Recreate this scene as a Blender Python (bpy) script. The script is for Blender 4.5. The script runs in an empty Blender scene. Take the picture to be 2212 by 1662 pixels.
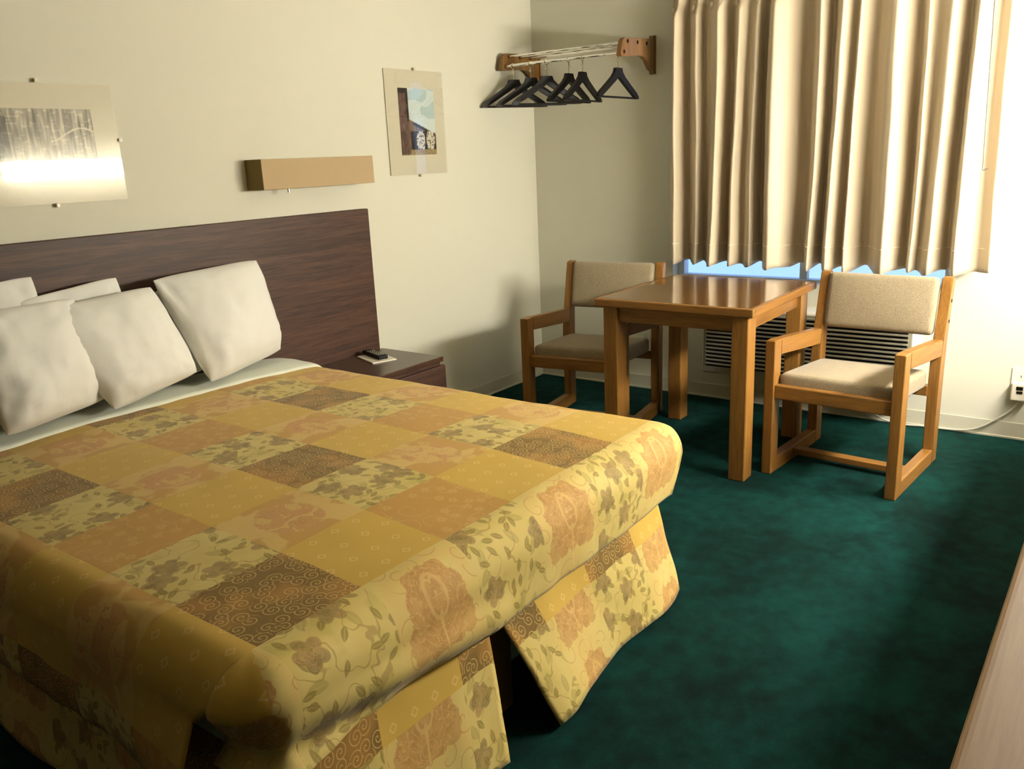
import bpy, bmesh, math, random
from mathutils import Vector, Matrix, noise
PI = math.pi
C = bpy.context.scene.collection
random.seed(7)

# ------------------------------------------------------------------ objects
def tag(o, label=None, cat=None, group=None, kind=None):
    if label: o['label'] = label
    if cat: o['category'] = cat
    if group: o['group'] = group
    if kind: o['kind'] = kind
    return o

def thing(name, label=None, cat=None, loc=(0, 0, 0), rz=0, group=None, kind=None):
    o = bpy.data.objects.new(name, None); C.objects.link(o)
    o.empty_display_size = .1
    o.location = loc; o.rotation_euler = (0, 0, rz)
    return tag(o, label, cat, group, kind)

def obj(name, bm, mat, parent=None, smooth=False, loc=None, label=None):
    me = bpy.data.meshes.new(name)
    bmesh.ops.recalc_face_normals(bm, faces=bm.faces)
    bm.to_mesh(me); bm.free()
    for m in (mat if isinstance(mat, (list, tuple)) else [mat]): me.materials.append(m)
    if smooth:
        for p in me.polygons: p.use_smooth = True
    o = bpy.data.objects.new(name, me); C.objects.link(o)
    if parent is not None: o.parent = parent
    if loc: o.location = loc
    if label: o['label'] = label
    return o

def dup(root, loc, rz, label):
    r = root.copy(); C.objects.link(r); r.location = loc; r.rotation_euler = (0, 0, rz); r['label'] = label
    for ch in list(root.children):
        c = ch.copy(); C.objects.link(c); c.parent = r
        for g in list(ch.children):
            d = g.copy(); C.objects.link(d); d.parent = c
    return r

# ------------------------------------------------------------------ meshes
def box(bm, x0, x1, y0, y1, z0, z1, bev=0, seg=2, rot=None):
    x0, x1 = sorted((x0, x1)); y0, y1 = sorted((y0, y1)); z0, z1 = sorted((z0, z1))
    m = Matrix.Translation(((x0+x1)/2, (y0+y1)/2, (z0+z1)/2))
    if rot: m = m @ rot
    r = bmesh.ops.create_cube(bm, size=1, matrix=m @ Matrix.Diagonal((x1-x0, y1-y0, z1-z0, 1)))
    if bev:
        es = {e for v in r['verts'] for e in v.link_edges}
        bmesh.ops.bevel(bm, geom=list(es), offset=bev, segments=seg, profile=.6, affect='EDGES', clamp_overlap=True)

def beam(bm, a, b, w, h, bev=.003, up=(0, 0, 1)):
    a = Vector(a); b = Vector(b); d = b-a; L = d.length; d.normalize()
    s = d.cross(Vector(up)); s.normalize(); u = s.cross(d)
    m = Matrix((d, s, u)).transposed().to_4x4(); m.translation = (a+b)/2
    r = bmesh.ops.create_cube(bm, size=1, matrix=m @ Matrix.Diagonal((L, w, h, 1)))
    if bev:
        es = {e for v in r['verts'] for e in v.link_edges}
        bmesh.ops.bevel(bm, geom=list(es), offset=bev, segments=2, affect='EDGES', clamp_overlap=True)

def tube(bm, pts, r, n=12, cap=True):
    pts = [Vector(p) for p in pts]; rings = []; prev = None
    for i, p in enumerate(pts):
        d = (pts[min(i+1, len(pts)-1)]-pts[max(i-1, 0)]).normalized()
        s = d.cross(Vector((0, 0, 1))) if prev is None else prev-d*prev.dot(d)
        if s.length < 1e-4: s = d.cross(Vector((1, 0, 0)))
        s.normalize(); prev = s; u = d.cross(s)
        rr = r[i] if isinstance(r, (list, tuple)) else r
        rings.append([bm.verts.new(p+(s*math.cos(2*PI*k/n)+u*math.sin(2*PI*k/n))*rr) for k in range(n)])
    for a, b in zip(rings, rings[1:]):
        for k in range(n): bm.faces.new((a[k], a[(k+1) % n], b[(k+1) % n], b[k]))
    if cap: bm.faces.new(rings[0][::-1]); bm.faces.new(rings[-1])

def prism(bm, poly, axis, a, b):
    """poly of (p,q); axis 'y': (x,z) polygon extruded in y"""
    def mk(p, t): return {'y': (p[0], t, p[1]), 'x': (t, p[0], p[1]), 'z': (p[0], p[1], t)}[axis]
    A = [bm.verts.new(mk(p, a)) for p in poly]; B = [bm.verts.new(mk(p, b)) for p in poly]
    bm.faces.new(A); bm.faces.new(B[::-1])
    n = len(poly)
    for i in range(n): bm.faces.new((A[i], B[i], B[(i+1) % n], A[(i+1) % n]))

def grid(bm, f, us, vs, uv=None, keep=None):
    V = {}
    def g(i, j):
        if (i, j) not in V: V[i, j] = bm.verts.new(f(us[i], vs[j]))
        return V[i, j]
    L = bm.loops.layers.uv.verify() if uv else None
    for i in range(len(us)-1):
        for j in range(len(vs)-1):
            q = ((i, j), (i+1, j), (i+1, j+1), (i, j+1))
            if keep and not all(keep(us[a], vs[b]) for a, b in q): continue
            fc = bm.faces.new([g(*k) for k in q])
            if uv:
                for lp, (a, b) in zip(fc.loops, q): lp[L].uv = uv(us[a], vs[b])

def lin(a, b, n): return [a+(b-a)*i/n for i in range(n+1)]
def sstep(a, b, x):
    t = max(0, min(1, (x-a)/(b-a))); return t*t*(3-2*t)
def nz(x, y, z=0): return noise.noise(Vector((x, y, z)))
BM = bmesh.new

# ------------------------------------------------------------------ node helpers
def srgb(r, g, b):
    f = lambda c: (c/255/12.92) if c/255 <= .04045 else ((c/255+.055)/1.055)**2.4
    return (f(r), f(g), f(b), 1)

class S:
    def __init__(s, nt, k): s.nt = nt; s.k = k
    def _m(s, op, *o, clamp=False):
        n = s.nt.nodes.new('ShaderNodeMath'); n.operation = op; n.use_clamp = clamp
        for i, x in enumerate((s,)+o):
            if isinstance(x, S): s.nt.links.new(x.k, n.inputs[i])
            else: n.inputs[i].default_value = x
        return S(s.nt, n.outputs[0])
    def __add__(s, o): return s._m('ADD', o)
    __radd__ = __add__
    def __mul__(s, o): return s._m('MULTIPLY', o)
    __rmul__ = __mul__
    def __sub__(s, o): return s._m('SUBTRACT', o)
    def __rsub__(s, o): return (s*-1)+o
    def __truediv__(s, o): return s._m('DIVIDE', o)
    def floor(s): return s._m('FLOOR')
    def fract(s): return s._m('FRACT')
    def abs(s): return s._m('ABSOLUTE')
    def sin(s): return s._m('SINE')
    def cos(s): return s._m('COSINE')
    def sqrt(s): return s._m('SQRT')
    def atan2(s, o): return s._m('ARCTAN2', o)
    def mod(s, o): return s._m('FLOORED_MODULO', o)
    def lt(s, o): return s._m('LESS_THAN', o)
    def gt(s, o): return s._m('GREATER_THAN', o)
    def mn(s, o): return s._m('MINIMUM', o)
    def mx(s, o): return s._m('MAXIMUM', o)
    def clamp(s): return s._m('ADD', 0.0, clamp=True)
    def ss(s, a, b):
        n = s.nt.nodes.new('ShaderNodeMapRange'); n.interpolation_type = 'SMOOTHSTEP'
        inv = a > b
        if inv: a, b = b, a
        s.nt.links.new(s.k, n.inputs[0]); n.inputs[1].default_value = a; n.inputs[2].default_value = b
        n.inputs[3].default_value = 1 if inv else 0; n.inputs[4].default_value = 0 if inv else 1
        return S(s.nt, n.outputs[0])

class Mat:
    def __init__(s, name, rough=.6, spec=.5, metal=0):
        s.m = bpy.data.materials.new(name); s.m.use_nodes = True; s.nt = s.m.node_tree
        s.b = s.nt.nodes['Principled BSDF']
        s.b.inputs['Roughness'].default_value = rough; s.b.inputs['Specular IOR Level'].default_value = spec
        s.b.inputs['Metallic'].default_value = metal
    def link(s, a, b): s.nt.links.new(a.k if isinstance(a, S) else a, b)
    def coord(s, kind='Object', scale=(1, 1, 1), rot=(0, 0, 0)):
        t = s.nt.nodes.new('ShaderNodeTexCoord'); mp = s.nt.nodes.new('ShaderNodeMapping')
        mp.inputs['Scale'].default_value = scale; mp.inputs['Rotation'].default_value = rot
        s.nt.links.new(t.outputs[kind], mp.inputs[0]); return mp.outputs[0]
    def noise(s, vec, scale, detail=3, rough=.5, dist=0, dim='3D', col=False):
        n = s.nt.nodes.new('ShaderNodeTexNoise'); n.noise_dimensions = dim
        s.link(vec, n.inputs['Vector']); n.inputs['Scale'].default_value = scale
        n.inputs['Detail'].default_value = detail; n.inputs['Roughness'].default_value = rough
        n.inputs['Distortion'].default_value = dist
        return S(s.nt, n.outputs[1 if col else 0])
    def vor(s, vec, scale, rnd=1.0, dim='2D'):
        n = s.nt.nodes.new('ShaderNodeTexVoronoi'); n.voronoi_dimensions = dim
        s.link(vec, n.inputs['Vector']); n.inputs['Scale'].default_value = scale; n.inputs['Randomness'].default_value = rnd
        return n
    def xyz(s, vec):
        n = s.nt.nodes.new('ShaderNodeSeparateXYZ'); s.link(vec, n.inputs[0]); return [S(s.nt, o) for o in n.outputs]
    def vec(s, x, y, z=0.0):
        n = s.nt.nodes.new('ShaderNodeCombineXYZ')
        for i, v in enumerate((x, y, z)):
            if isinstance(v, S): s.link(v, n.inputs[i])
            else: n.inputs[i].default_value = v
        return n.outputs[0]
    def mix(s, f, a, b):
        n = s.nt.nodes.new('ShaderNodeMix'); n.data_type = 'RGBA'
        for i, v in ((0, f), (6, a), (7, b)):
            if isinstance(v, S): s.link(v, n.inputs[i])
            elif isinstance(v, (float, int)): n.inputs[i].default_value = v
            elif isinstance(v, tuple): n.inputs[i].default_value = v
            else: s.link(v, n.inputs[i])
        return n.outputs[2]
    def color(s, c):
        if isinstance(c, tuple): s.b.inputs['Base Color'].default_value = c
        else: s.link(c, s.b.inputs['Base Color'])
        return s
    def bump(s, h, strength=.3, dist=.002):
        n = s.nt.nodes.new('ShaderNodeBump'); n.inputs['Strength'].default_value = strength; n.inputs['Distance'].default_value = dist
        s.link(h, n.inputs['Height']); s.nt.links.new(n.outputs[0], s.b.inputs['Normal']); return s
    def sheen(s, w, r=.4):
        s.b.inputs['Sheen Weight'].default_value = w; s.b.inputs['Sheen Roughness'].default_value = r; return s

def plain(name, col, rough=.5, spec=.5, metal=0, nscale=60, bump=.1, var=.08):
    m = Mat(name, rough, spec, metal); v = m.coord(); n = m.noise(v, nscale, 4)
    dark = tuple(c*(1-var) for c in col[:3])+(1,)
    m.color(m.mix(n, dark, col)); m.bump(n, bump, .001); return m.m

def wood(name, cols, axis, rough=.4, spec=.5, scale=1, coat=0):
    """grain running along axis (0,1,2)"""
    m = Mat(name, rough, spec)
    sc = [20*scale]*3; sc[axis] = 1.0*scale
    v = m.coord(scale=tuple(sc))
    n1 = m.noise(v, 1.6, 5, .6, .7); n2 = m.noise(v, 9, 4, .65, .4); n3 = m.noise(v, .5, 2, .5, 1.5)
    bands = (n3*9).fract()
    g = (n1*.45+n2*.5+bands*.06).ss(.34, .72)
    c = m.mix(g, cols[0], cols[1])
    c = m.mix(n2.ss(.58, .72)*.5, c, cols[2])
    m.color(c); m.bump(n2, .08, .001)
    if coat: m.b.inputs['Coat Weight'].default_value = coat; m.b.inputs['Coat Roughness'].default_value = .07
    return m.m

# ------------------------------------------------------------------ materials
def wall_mat():
    m = Mat('wall_paint', .75, .25); v = m.coord()
    n = m.noise(v, 1.2, 3); n2 = m.noise(v, 160, 3)
    m.color(m.mix(n, srgb(202, 200, 182), srgb(207, 205, 186))); m.bump(n2, .12, .001); return m.m
M_wall = wall_mat()
M_ceil = plain('ceiling_paint', srgb(184, 180, 166), .9, .2, nscale=120, bump=.3)
M_rear = plain('brown_panel_paint', srgb(92, 80, 60), .8, .2, nscale=8)
M_base = plain('cove_base_vinyl', srgb(196, 193, 172), .5, .4, nscale=30, bump=.03)
def carpet_mat():
    m = Mat('green_carpet', .95, .1); v = m.coord()
    a = m.noise(v, 2.6, 4, .6, .4); b = m.noise(v, 16, 4, .6); c = m.noise(v, 420, 2, .7)
    k = (a*.5+b*.35+c*.25).ss(.4, .74)
    m.color(m.mix(k, srgb(2, 13, 15), srgb(9, 62, 56))); m.bump(c*.7+b*.5, .9, .008); m.sheen(.12, .5)
    m.b.inputs['Sheen Tint'].default_value = srgb(60, 150, 130); return m.m
M_carpet = carpet_mat()
M_walnut = wood('walnut_laminate', (srgb(50, 33, 24), srgb(88, 60, 44), srgb(34, 22, 17)), 0, .5, .35, .9)
M_walnut_top = wood('walnut_laminate_top', (srgb(52, 36, 27), srgb(86, 62, 46), srgb(34, 24, 18)), 1, .28, .5, .9)
M_oak = wood('oak', (srgb(116, 78, 32), srgb(154, 110, 50), srgb(88, 56, 22)), 2, .38, .5, 1.3)
M_oak_h = wood('oak_rail', (srgb(116, 78, 32), srgb(154, 110, 50), srgb(88, 56, 22)), 0, .38, .5, 1.3)
M_oak_y = wood('oak_crosswise', (srgb(114, 77, 32), srgb(152, 108, 50), srgb(88, 56, 22)), 1, .38, .5, 1.3)
M_table = wood('table_veneer', (srgb(96, 64, 30), srgb(126, 86, 42), srgb(74, 48, 24)), 1, .14, .5, .8, coat=.7)
M_table_edge = wood('table_oak_edge', (srgb(104, 68, 30), srgb(140, 98, 46), srgb(80, 50, 22)), 0, .3, .5, 1)
M_dresser = wood('dresser_laminate', (srgb(150, 118, 86), srgb(168, 136, 102), srgb(138, 106, 76)), 0, .5, .4, .6)
M_bracket = wood('stained_oak', (srgb(98, 68, 28), srgb(136, 98, 44), srgb(72, 50, 22)), 2, .35, .5, 1.6)
M_chrome = plain('chrome', (.82, .8, .76, 1), .12, .5, 1, bump=0, var=.05)
M_brass = plain('nickel_ring', (.75, .68, .52, 1), .2, .5, 1, bump=0)
M_black = plain('black_plastic', srgb(17, 14, 10), .5, .25, bump=.02)
M_white_plastic = plain('ivory_plastic', srgb(226, 220, 200), .4, .5, bump=.02)
M_slot = plain('dark_slot', srgb(14, 14, 12), .8, .2)
M_ac = plain('ivory_enamel', srgb(214, 208, 188), .4, .4, nscale=20, bump=.03)
M_ac_grille = plain('grille_enamel', srgb(150, 147, 128), .45, .4, nscale=20, bump=.03)
M_shade = plain('tan_shade_fabric', srgb(172, 150, 116), .8, .2, nscale=300, bump=.15)
M_shade_end = plain('tan_shade_end_shaded', srgb(128, 110, 64), .8, .2, nscale=300, bump=.15)  # same tan, darkened in colour for the end turned from the light
M_cord = plain('grey_cord', srgb(190, 186, 168), .5, .4)
M_mat_board = plain('cream_mat_board', srgb(204, 198, 174), .85, .2, nscale=200, bump=.02)
M_clip = plain('clear_clip', srgb(196, 188, 156), .3, .5, bump=0)
M_alu = plain('window_aluminium', srgb(225, 225, 222), .4, .5, 0)

def cloth_white(name, col):
    m = Mat(name, .85, .25); v = m.coord(); a = m.noise(v, 9, 3, .5, .6); b = m.noise(v, 600, 2)
    m.color(m.mix(a, tuple(c*.95 for c in col[:3])+(1,), col)); m.bump(a*.6+b*.06, .25, .01); m.sheen(.15); return m.m
M_pillow = cloth_white('white_cotton', srgb(222, 221, 212))
M_sheet = cloth_white('white_blanket', srgb(216, 220, 202))

def tweed():
    m = Mat('beige_tweed', .95, .15); v = m.coord()
    x, y, z = m.xyz(v)
    w = ((x+z)*900).sin()*((y)*900).sin(); n = m.noise(v, 260, 3, .7); n2 = m.noise(v, 30, 2)
    m.color(m.mix((n*.9+n2*.08).ss(.25, .75), srgb(122, 110, 88), srgb(164, 150, 122)))
    m.bump(n+w*.2, .5, .002); m.sheen(.2); return m.m
M_tweed = tweed()

def curtain_mat():
    m = Mat('champagne_sateen', .5, .35); v = m.coord(scale=(1, 60, .6))
    n = m.noise(v, 1.5, 4, .6); b = m.noise(m.coord(), 900, 2)
    m.color(m.mix(n, srgb(180, 166, 140), srgb(196, 182, 156))); m.bump(b*.3+n*.2, .12, .001); m.sheen(.25, .35)
    return m.m
M_curtain = curtain_mat()
M_wand = plain('grey_wand', srgb(110, 105, 95), .4)
M_stitch = plain('stitch_thread', srgb(236, 222, 190), .6)

def glass_mat(name, tint=(1, 1, 1, 1)):
    m = bpy.data.materials.new(name); m.use_nodes = True; nt = m.node_tree; nt.nodes.clear()
    o = nt.nodes.new('ShaderNodeOutputMaterial'); t = nt.nodes.new('ShaderNodeBsdfTransparent'); g = nt.nodes.new('ShaderNodeBsdfGlossy')
    g.inputs['Roughness'].default_value = .02; t.inputs[0].default_value = tint
    f = nt.nodes.new('ShaderNodeFresnel'); geo = nt.nodes.new('ShaderNodeNewGeometry'); ir = nt.nodes.new('ShaderNodeMapRange')
    ir.inputs[3].default_value = 1.5; ir.inputs[4].default_value = 1/1.5   # same reflectance on both faces of the pane
    nt.links.new(geo.outputs['Backfacing'], ir.inputs[0]); nt.links.new(ir.outputs[0], f.inputs[0]); mx = nt.nodes.new('ShaderNodeMixShader')
    nt.links.new(f.outputs[0], mx.inputs[0]); nt.links.new(t.outputs[0], mx.inputs[1]); nt.links.new(g.outputs[0], mx.inputs[2])
    nt.links.new(mx.outputs[0], o.inputs[0]); return m
M_glass = glass_mat('clear_glass')

def lamp_mat():
    m = Mat('lit_diffuser', .5); m.color((.9, .85, .75, 1))
    m.b.inputs['Emission Color'].default_value = (1, .94, .85, 1); m.b.inputs['Emission Strength'].default_value = LAMP
    return m.m
LAMP = 62
M_lamp = lamp_mat()

# patchwork: cell size .245 m, uv in metres; c counts along the bed's width, r from the foot seam
CS = .245
def patchwork(name, skirt=False):
    m = Mat(name, .72, .3)
    t = m.nt.nodes.new('ShaderNodeTexCoord'); U, V, _ = m.xyz(t.outputs['UV'])
    p = m.vec(U, V)
    cu = U*(1/CS); cv = V*(1/CS)
    ci = cu.floor(); ri = cv.floor(); fu = cu.fract(); fv = cv.fract()
    if skirt:   # V = distance below the mattress edge: narrow upper band, tall lower band
        up = V.gt(-.115)
        odd_r = 1-up
    else:
        odd_r = ri.mod(2).mx(ri.lt(-.5))
    odd_c = ci.mod(2)
    k4 = (ci+ri).mod(4).gt(.5) if not skirt else ci.mod(4).gt(2.5)
    isF = odd_r*(1-odd_c); isM = odd_r*odd_c; isP = (1-odd_r)*odd_c
    ev = (1-odd_r)*(1-odd_c); isR = ev*k4; isD = ev*(1-k4)
    gold = srgb(190, 157, 68); cream = srgb(198, 178, 106); light = srgb(198, 166, 94)
    rust = srgb(178, 136, 62); olive = srgb(128, 110, 40); dark = srgb(118, 92, 36)
    big = m.noise(p, 9, 3, .5, .5); mid = m.noise(p, 34, 3, .5)
    # plain gold with small diamond outlines
    su = (U*16+(V*16).floor()*.5).fract()-.5; sv = (V*16).fract()-.5
    dd = (su.abs()+sv.abs())
    dia = dd.ss(.1, .13)*dd.ss(.2, .17)
    P = m.mix(big*.35, gold, srgb(192, 156, 62)); P = m.mix(dia*.45, P, srgb(222, 192, 130))
    # scrolls
    def scroll(sc, turns, w):
        v = m.vor(p, sc, .75); lx, ly, _ = m.xyz(v.outputs['Position'])
        dx = (U-lx)*sc; dy = (V-ly)*sc
        rr = (dx*dx+dy*dy).sqrt(); hand = S(m.nt, v.outputs['Color']); h = m.xyz(v.outputs['Color'])[0].gt(.5)*2-1
        a = dy.atan2(dx)*(1/(2*PI))*h
        ph = (a+rr*turns+m.xyz(v.outputs['Color'])[1]).fract()-.5
        return ph.abs().ss(w, w*.45)*rr.ss(.62, .5)
    sc1 = scroll(30, 3.4, .15)
    dirt = m.noise(p, 7, 2).ss(.45, .62)
    D = m.mix(dirt, dark, srgb(152, 112, 48)); D = m.mix(sc1*.75, D, srgb(200, 168, 96))
    # rust with small flowers and arcs
    def flower(sc, rad, thr, seedmul=1):
        v = m.vor(p, sc, .9); lx, ly, _ = m.xyz(v.outputs['Position']); dx = (U-lx)*sc; dy = (V-ly)*sc
        rr = (dx*dx+dy*dy).sqrt(); c0, c1, c2 = m.xyz(v.outputs['Color'])
        pet = ((dy.atan2(dx)*2.5+c1*6).cos()).abs()*.38+.62
        q = rr/pet
        return q.ss(rad, rad*.86)*c0.gt(thr), rr, c1, q
    f1, r1, _, q1 = flower(24, .34, .35)
    ring = q1.ss(.2, .24)*q1.ss(.34, .3)
    sc2 = scroll(13, 2.2, .06)
    R = m.mix(big*.5, rust, srgb(180, 140, 72)); R = m.mix((f1*.4).mx(sc2*.4), R, light); R = m.mix(r1.ss(.09, .05)*f1, R, rust)
    # damask: mirrored contour lines
    mu = (fu-.5).abs(); dv = m.vec(mu*1.0, fv+ci*3.0, ri*1.0)
    dn = m.noise(dv, 4.2, 3, .55, .8)
    fill = dn.ss(.5, .52); ln = ((dn*11).fract()-.5).abs().ss(.1, .03)
    body = ((mu*mu*5+(fv-.5)*(fv-.5)*3.2)+dn*.25).ss(.62, .55)
    med = m.mix(fill*.8, srgb(188, 144, 84), light)
    med = m.mix(ln*.6, med, srgb(158, 114, 60))
    Mx = m.mix(body, m.mix((big.ss(.45, .55))*.8, light, rust), med)
    if True:   # stronger tulip-like motif in the border row beyond the foot seam
        qx = mu; qy = fv-.60
        # leafy mass, scalloped outline
        ang = (qy+.08).atan2(qx+.0001)
        rad = ((qx*qx*1.15+(qy+.08)*(qy+.08))).sqrt()
        tul = (rad+((ang*9).cos()*.028)+(dn-.5)*.22).ss(.40, .385)
        petal = ((qx*qx*26+qy*qy*9)).sqrt()
        outl = petal.ss(.50, .54)*petal.ss(.64, .60)
        inner = (((qx-.035)*(qx-.035)*80+(qy+.01)*(qy+.01)*10)).sqrt(); inl = inner.ss(.44, .48)*inner.ss(.58, .54)
        leaf = ((qx*1.0-(.48-fv)*.55)).abs().ss(.016, .008)*fv.lt(.5)*fv.gt(.14)
        stem = mu.ss(.016, .008)*fv.lt(.47)
        veins = ((rad*14+(dn*6)).fract()-.5).abs().ss(.12, .04)*rad.gt(.2)
        bgm = m.mix(big.ss(.4, .6)*.5, cream, light)
        curl = scroll(15, 2.0, .07)
        bgm = m.mix(curl*.6, bgm, srgb(172, 132, 74))
        dn2 = m.noise(m.vec(mu*1.0, fv+ci*2.0, 5.0), 7.5, 2, .5, .5)
        cl = ((dn2*7).fract()-.5).abs().ss(.10, .03)
        sprig = ((qx-.30)*(qx-.30)*30+(fv-.30)*(fv-.30)*14).sqrt()
        sp = (sprig+((fv*60).sin()*.05)).ss(.62, .57)
        mass = tul.mx(sp*.8)
        B = m.mix(mass, bgm, m.mix(mid.ss(.4, .6)*.5, srgb(180, 140, 78), srgb(160, 120, 62)))
        B = m.mix(((outl*rad.lt(.36)).mx(inl)*.45).mx(cl*.5*mass).mx(veins*.3*tul).mx(stem*.5), B, srgb(214, 182, 114))
        sel = (V.lt(-.115) if skirt else ri.lt(-.5))
        Mx = m.mix(sel, Mx, B)
    # floral on cream: blossoms, leaves, stems
    def leaves(sc, thr, rot0):
        v = m.vor(p, sc, .95); lx, ly, _ = m.xyz(v.outputs['Position']); dx = (U-lx)*sc; dy = (V-ly)*sc
        c0, c1, c2 = m.xyz(v.outputs['Color']); a = c1*6.28+rot0
        ca = a.cos(); sa = a.sin(); x = dx*ca+dy*sa; y = dy*ca-dx*sa
        w = 1-(x/.46)*(x/.46)
        lf = (y.abs()-w*.19).ss(.02, -.02)*w.gt(0)*c0.gt(thr)
        vein = y.abs().ss(.03, .01)
        return lf*(1-vein*.5), c2
    warp = m.noise(p, 14, 2, col=True)
    l1, t1 = leaves(26, .35, 0.0); l2, t2 = leaves(17, .5, 1.0)
    f2, r2, _, q2 = flower(10.5, .42, .42)
    sn = m.noise(p, 11, 2, .4); stems = (sn-.5).abs().ss(.012, .005)
    F = m.mix(big.ss(.35, .7), cream, srgb(192, 170, 96))
    F = m.mix(m.noise(p, 12, 2).ss(.56, .66)*.45, F, srgb(172, 158, 78))
    F = m.mix(stems*.6, F, srgb(146, 120, 60))
    F = m.mix(l2*.6, F, srgb(156, 140, 72)); F = m.mix(l1*.72, F, olive)
    F = m.mix(f2*.7, F, m.mix(mid.ss(.35, .65), srgb(104, 86, 42), srgb(146, 114, 66))); F = m.mix(f2*(q2*9).fract().ss(.2, .08)*.5, F, srgb(184, 156, 100))
    out = m.mix(isD, P, D); out = m.mix(isR, out, R); out = m.mix(isF, out, F); out = m.mix(isM, out, Mx)
    m.color(out)
    wv = m.noise(p, 1300, 2, dim='2D')
    seam = (fu-.5).abs().mx((fv-.5).abs()).ss(.488, .498)
    m.bump(wv*.35+mid*.5-seam*.3, .18, .003); m.sheen(.1)
    return m.m
M_patch = patchwork('patchwork_brocade'); M_patch_skirt = patchwork('patchwork_brocade_skirt', True)

# ------------------------------------------------------------------ room
H = 2.44; XW = -6.2; YB = -3.35
def st(name, bm, mat, **k): return tag(obj(name, bm, mat, **k), kind='structure')
b = BM(); box(b, XW-.1, .2, YB-.1, .1, -.1, 0); st('floor', b, M_carpet)
b = BM(); box(b, XW-.1, .2, YB-.1, .1, H, H+.1); st('ceiling', b, M_ceil)
b = BM(); box(b, XW-.1, .2, 0, .1, 0, H); st('wall_left', b, M_wall)
b = BM(); box(b, XW-.1, .2, YB-.1, YB, 0, H); st('wall_front', b, M_wall)
b = BM(); box(b, XW-.1, XW, YB, 0, 0, H); st('wall_rear', b, M_rear)
WY0, WY1, WZ0, WZ1 = -2.32, -.915, .66, 2.06
b = BM()
box(b, 0, .2, YB, WY0, 0, H); box(b, 0, .2, WY1, 0, 0, H); box(b, 0, .2, WY0, WY1, 0, WZ0); box(b, 0, .2, WY0, WY1, WZ1, H)
st('wall_right', b, M_wall)
# window
w1 = thing('window_1', kind='structure', loc=(.1, (WY0+WY1)/2, WZ0))
hy = (WY1-WY0)/2; hz = WZ1-WZ0
b = BM(); t = .035
box(b, -.03, .03, -hy, hy, 0, .022, .003); box(b, -.03, .03, -hy, hy, hz-t, hz, .003)
for y in (-hy, hy-t): box(b, -.03, .03, y, y+t, .022, hz-t, .003)
box(b, -.02, .02, -.02, .02, .022, hz-t, .003)
obj('window_frame', b, M_alu, w1)
for a, c in ((-hy+t, -.02), (.02, hy-t)):
    b = BM(); box(b, -.003, .003, a, c, .022, hz-t); obj('window_pane', b, M_glass, w1)
b = BM(); box(b, -.098, -.032, -hy, hy, -.0, .008, .002); obj('window_sill', b, M_wall, w1)

def cove(name, pts):   # thin vinyl base with a toe
    b = BM()
    for (x0, y0, x1, y1, ax) in pts:
        if ax == 'y': box(b, x0, x1, y0, y1, 0, .078, .002); box(b, x0-.006, x1, y0, y1, 0, .01, .002)
        else: box(b, x0, x1, y0, y1, 0, .078, .002); box(b, x0, x1, y0-.006, y1, 0, .01, .002)
    return st(name, b, M_base)
cove('baseboard_right', [(-.006, YB, 0, -.006, 'y')])
cove('baseboard_left', [(XW, -.006, 0, 0, 'x')])
b = BM(); box(b, XW, 0, YB, YB+.006, 0, .078, .002); st('baseboard_front', b, M_base)

# ------------------------------------------------------------------ bed
BX0, BX1, BY0, BY1 = -3.57, -2.125, -.06, -1.87     # flat top extents
BT = .555
bed = thing('bed', 'queen bed with patchwork skirt against the walnut headboard', 'bed', (-2.84, -1.0, 0))
def L(bx): return bx+2.84
b = BM(); box(b, -3.60+2.84, -2.11+2.84, -.90, .93, .33, .545, .05, 4); obj('mattress', b, M_sheet, bed, True)
b = BM(); box(b, -3.56+2.84, -2.15+2.84, -.86, .93, .12, .325, .015); obj('box_spring', b, M_sheet, bed)
for x in (-3.45, -2.25):
    for y in (-.78, .85):
        b = BM(); tube(b, [(L(x), y, 0), (L(x), y, .12)], [.022, .028]); obj('leg', b, M_black, bed)

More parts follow.
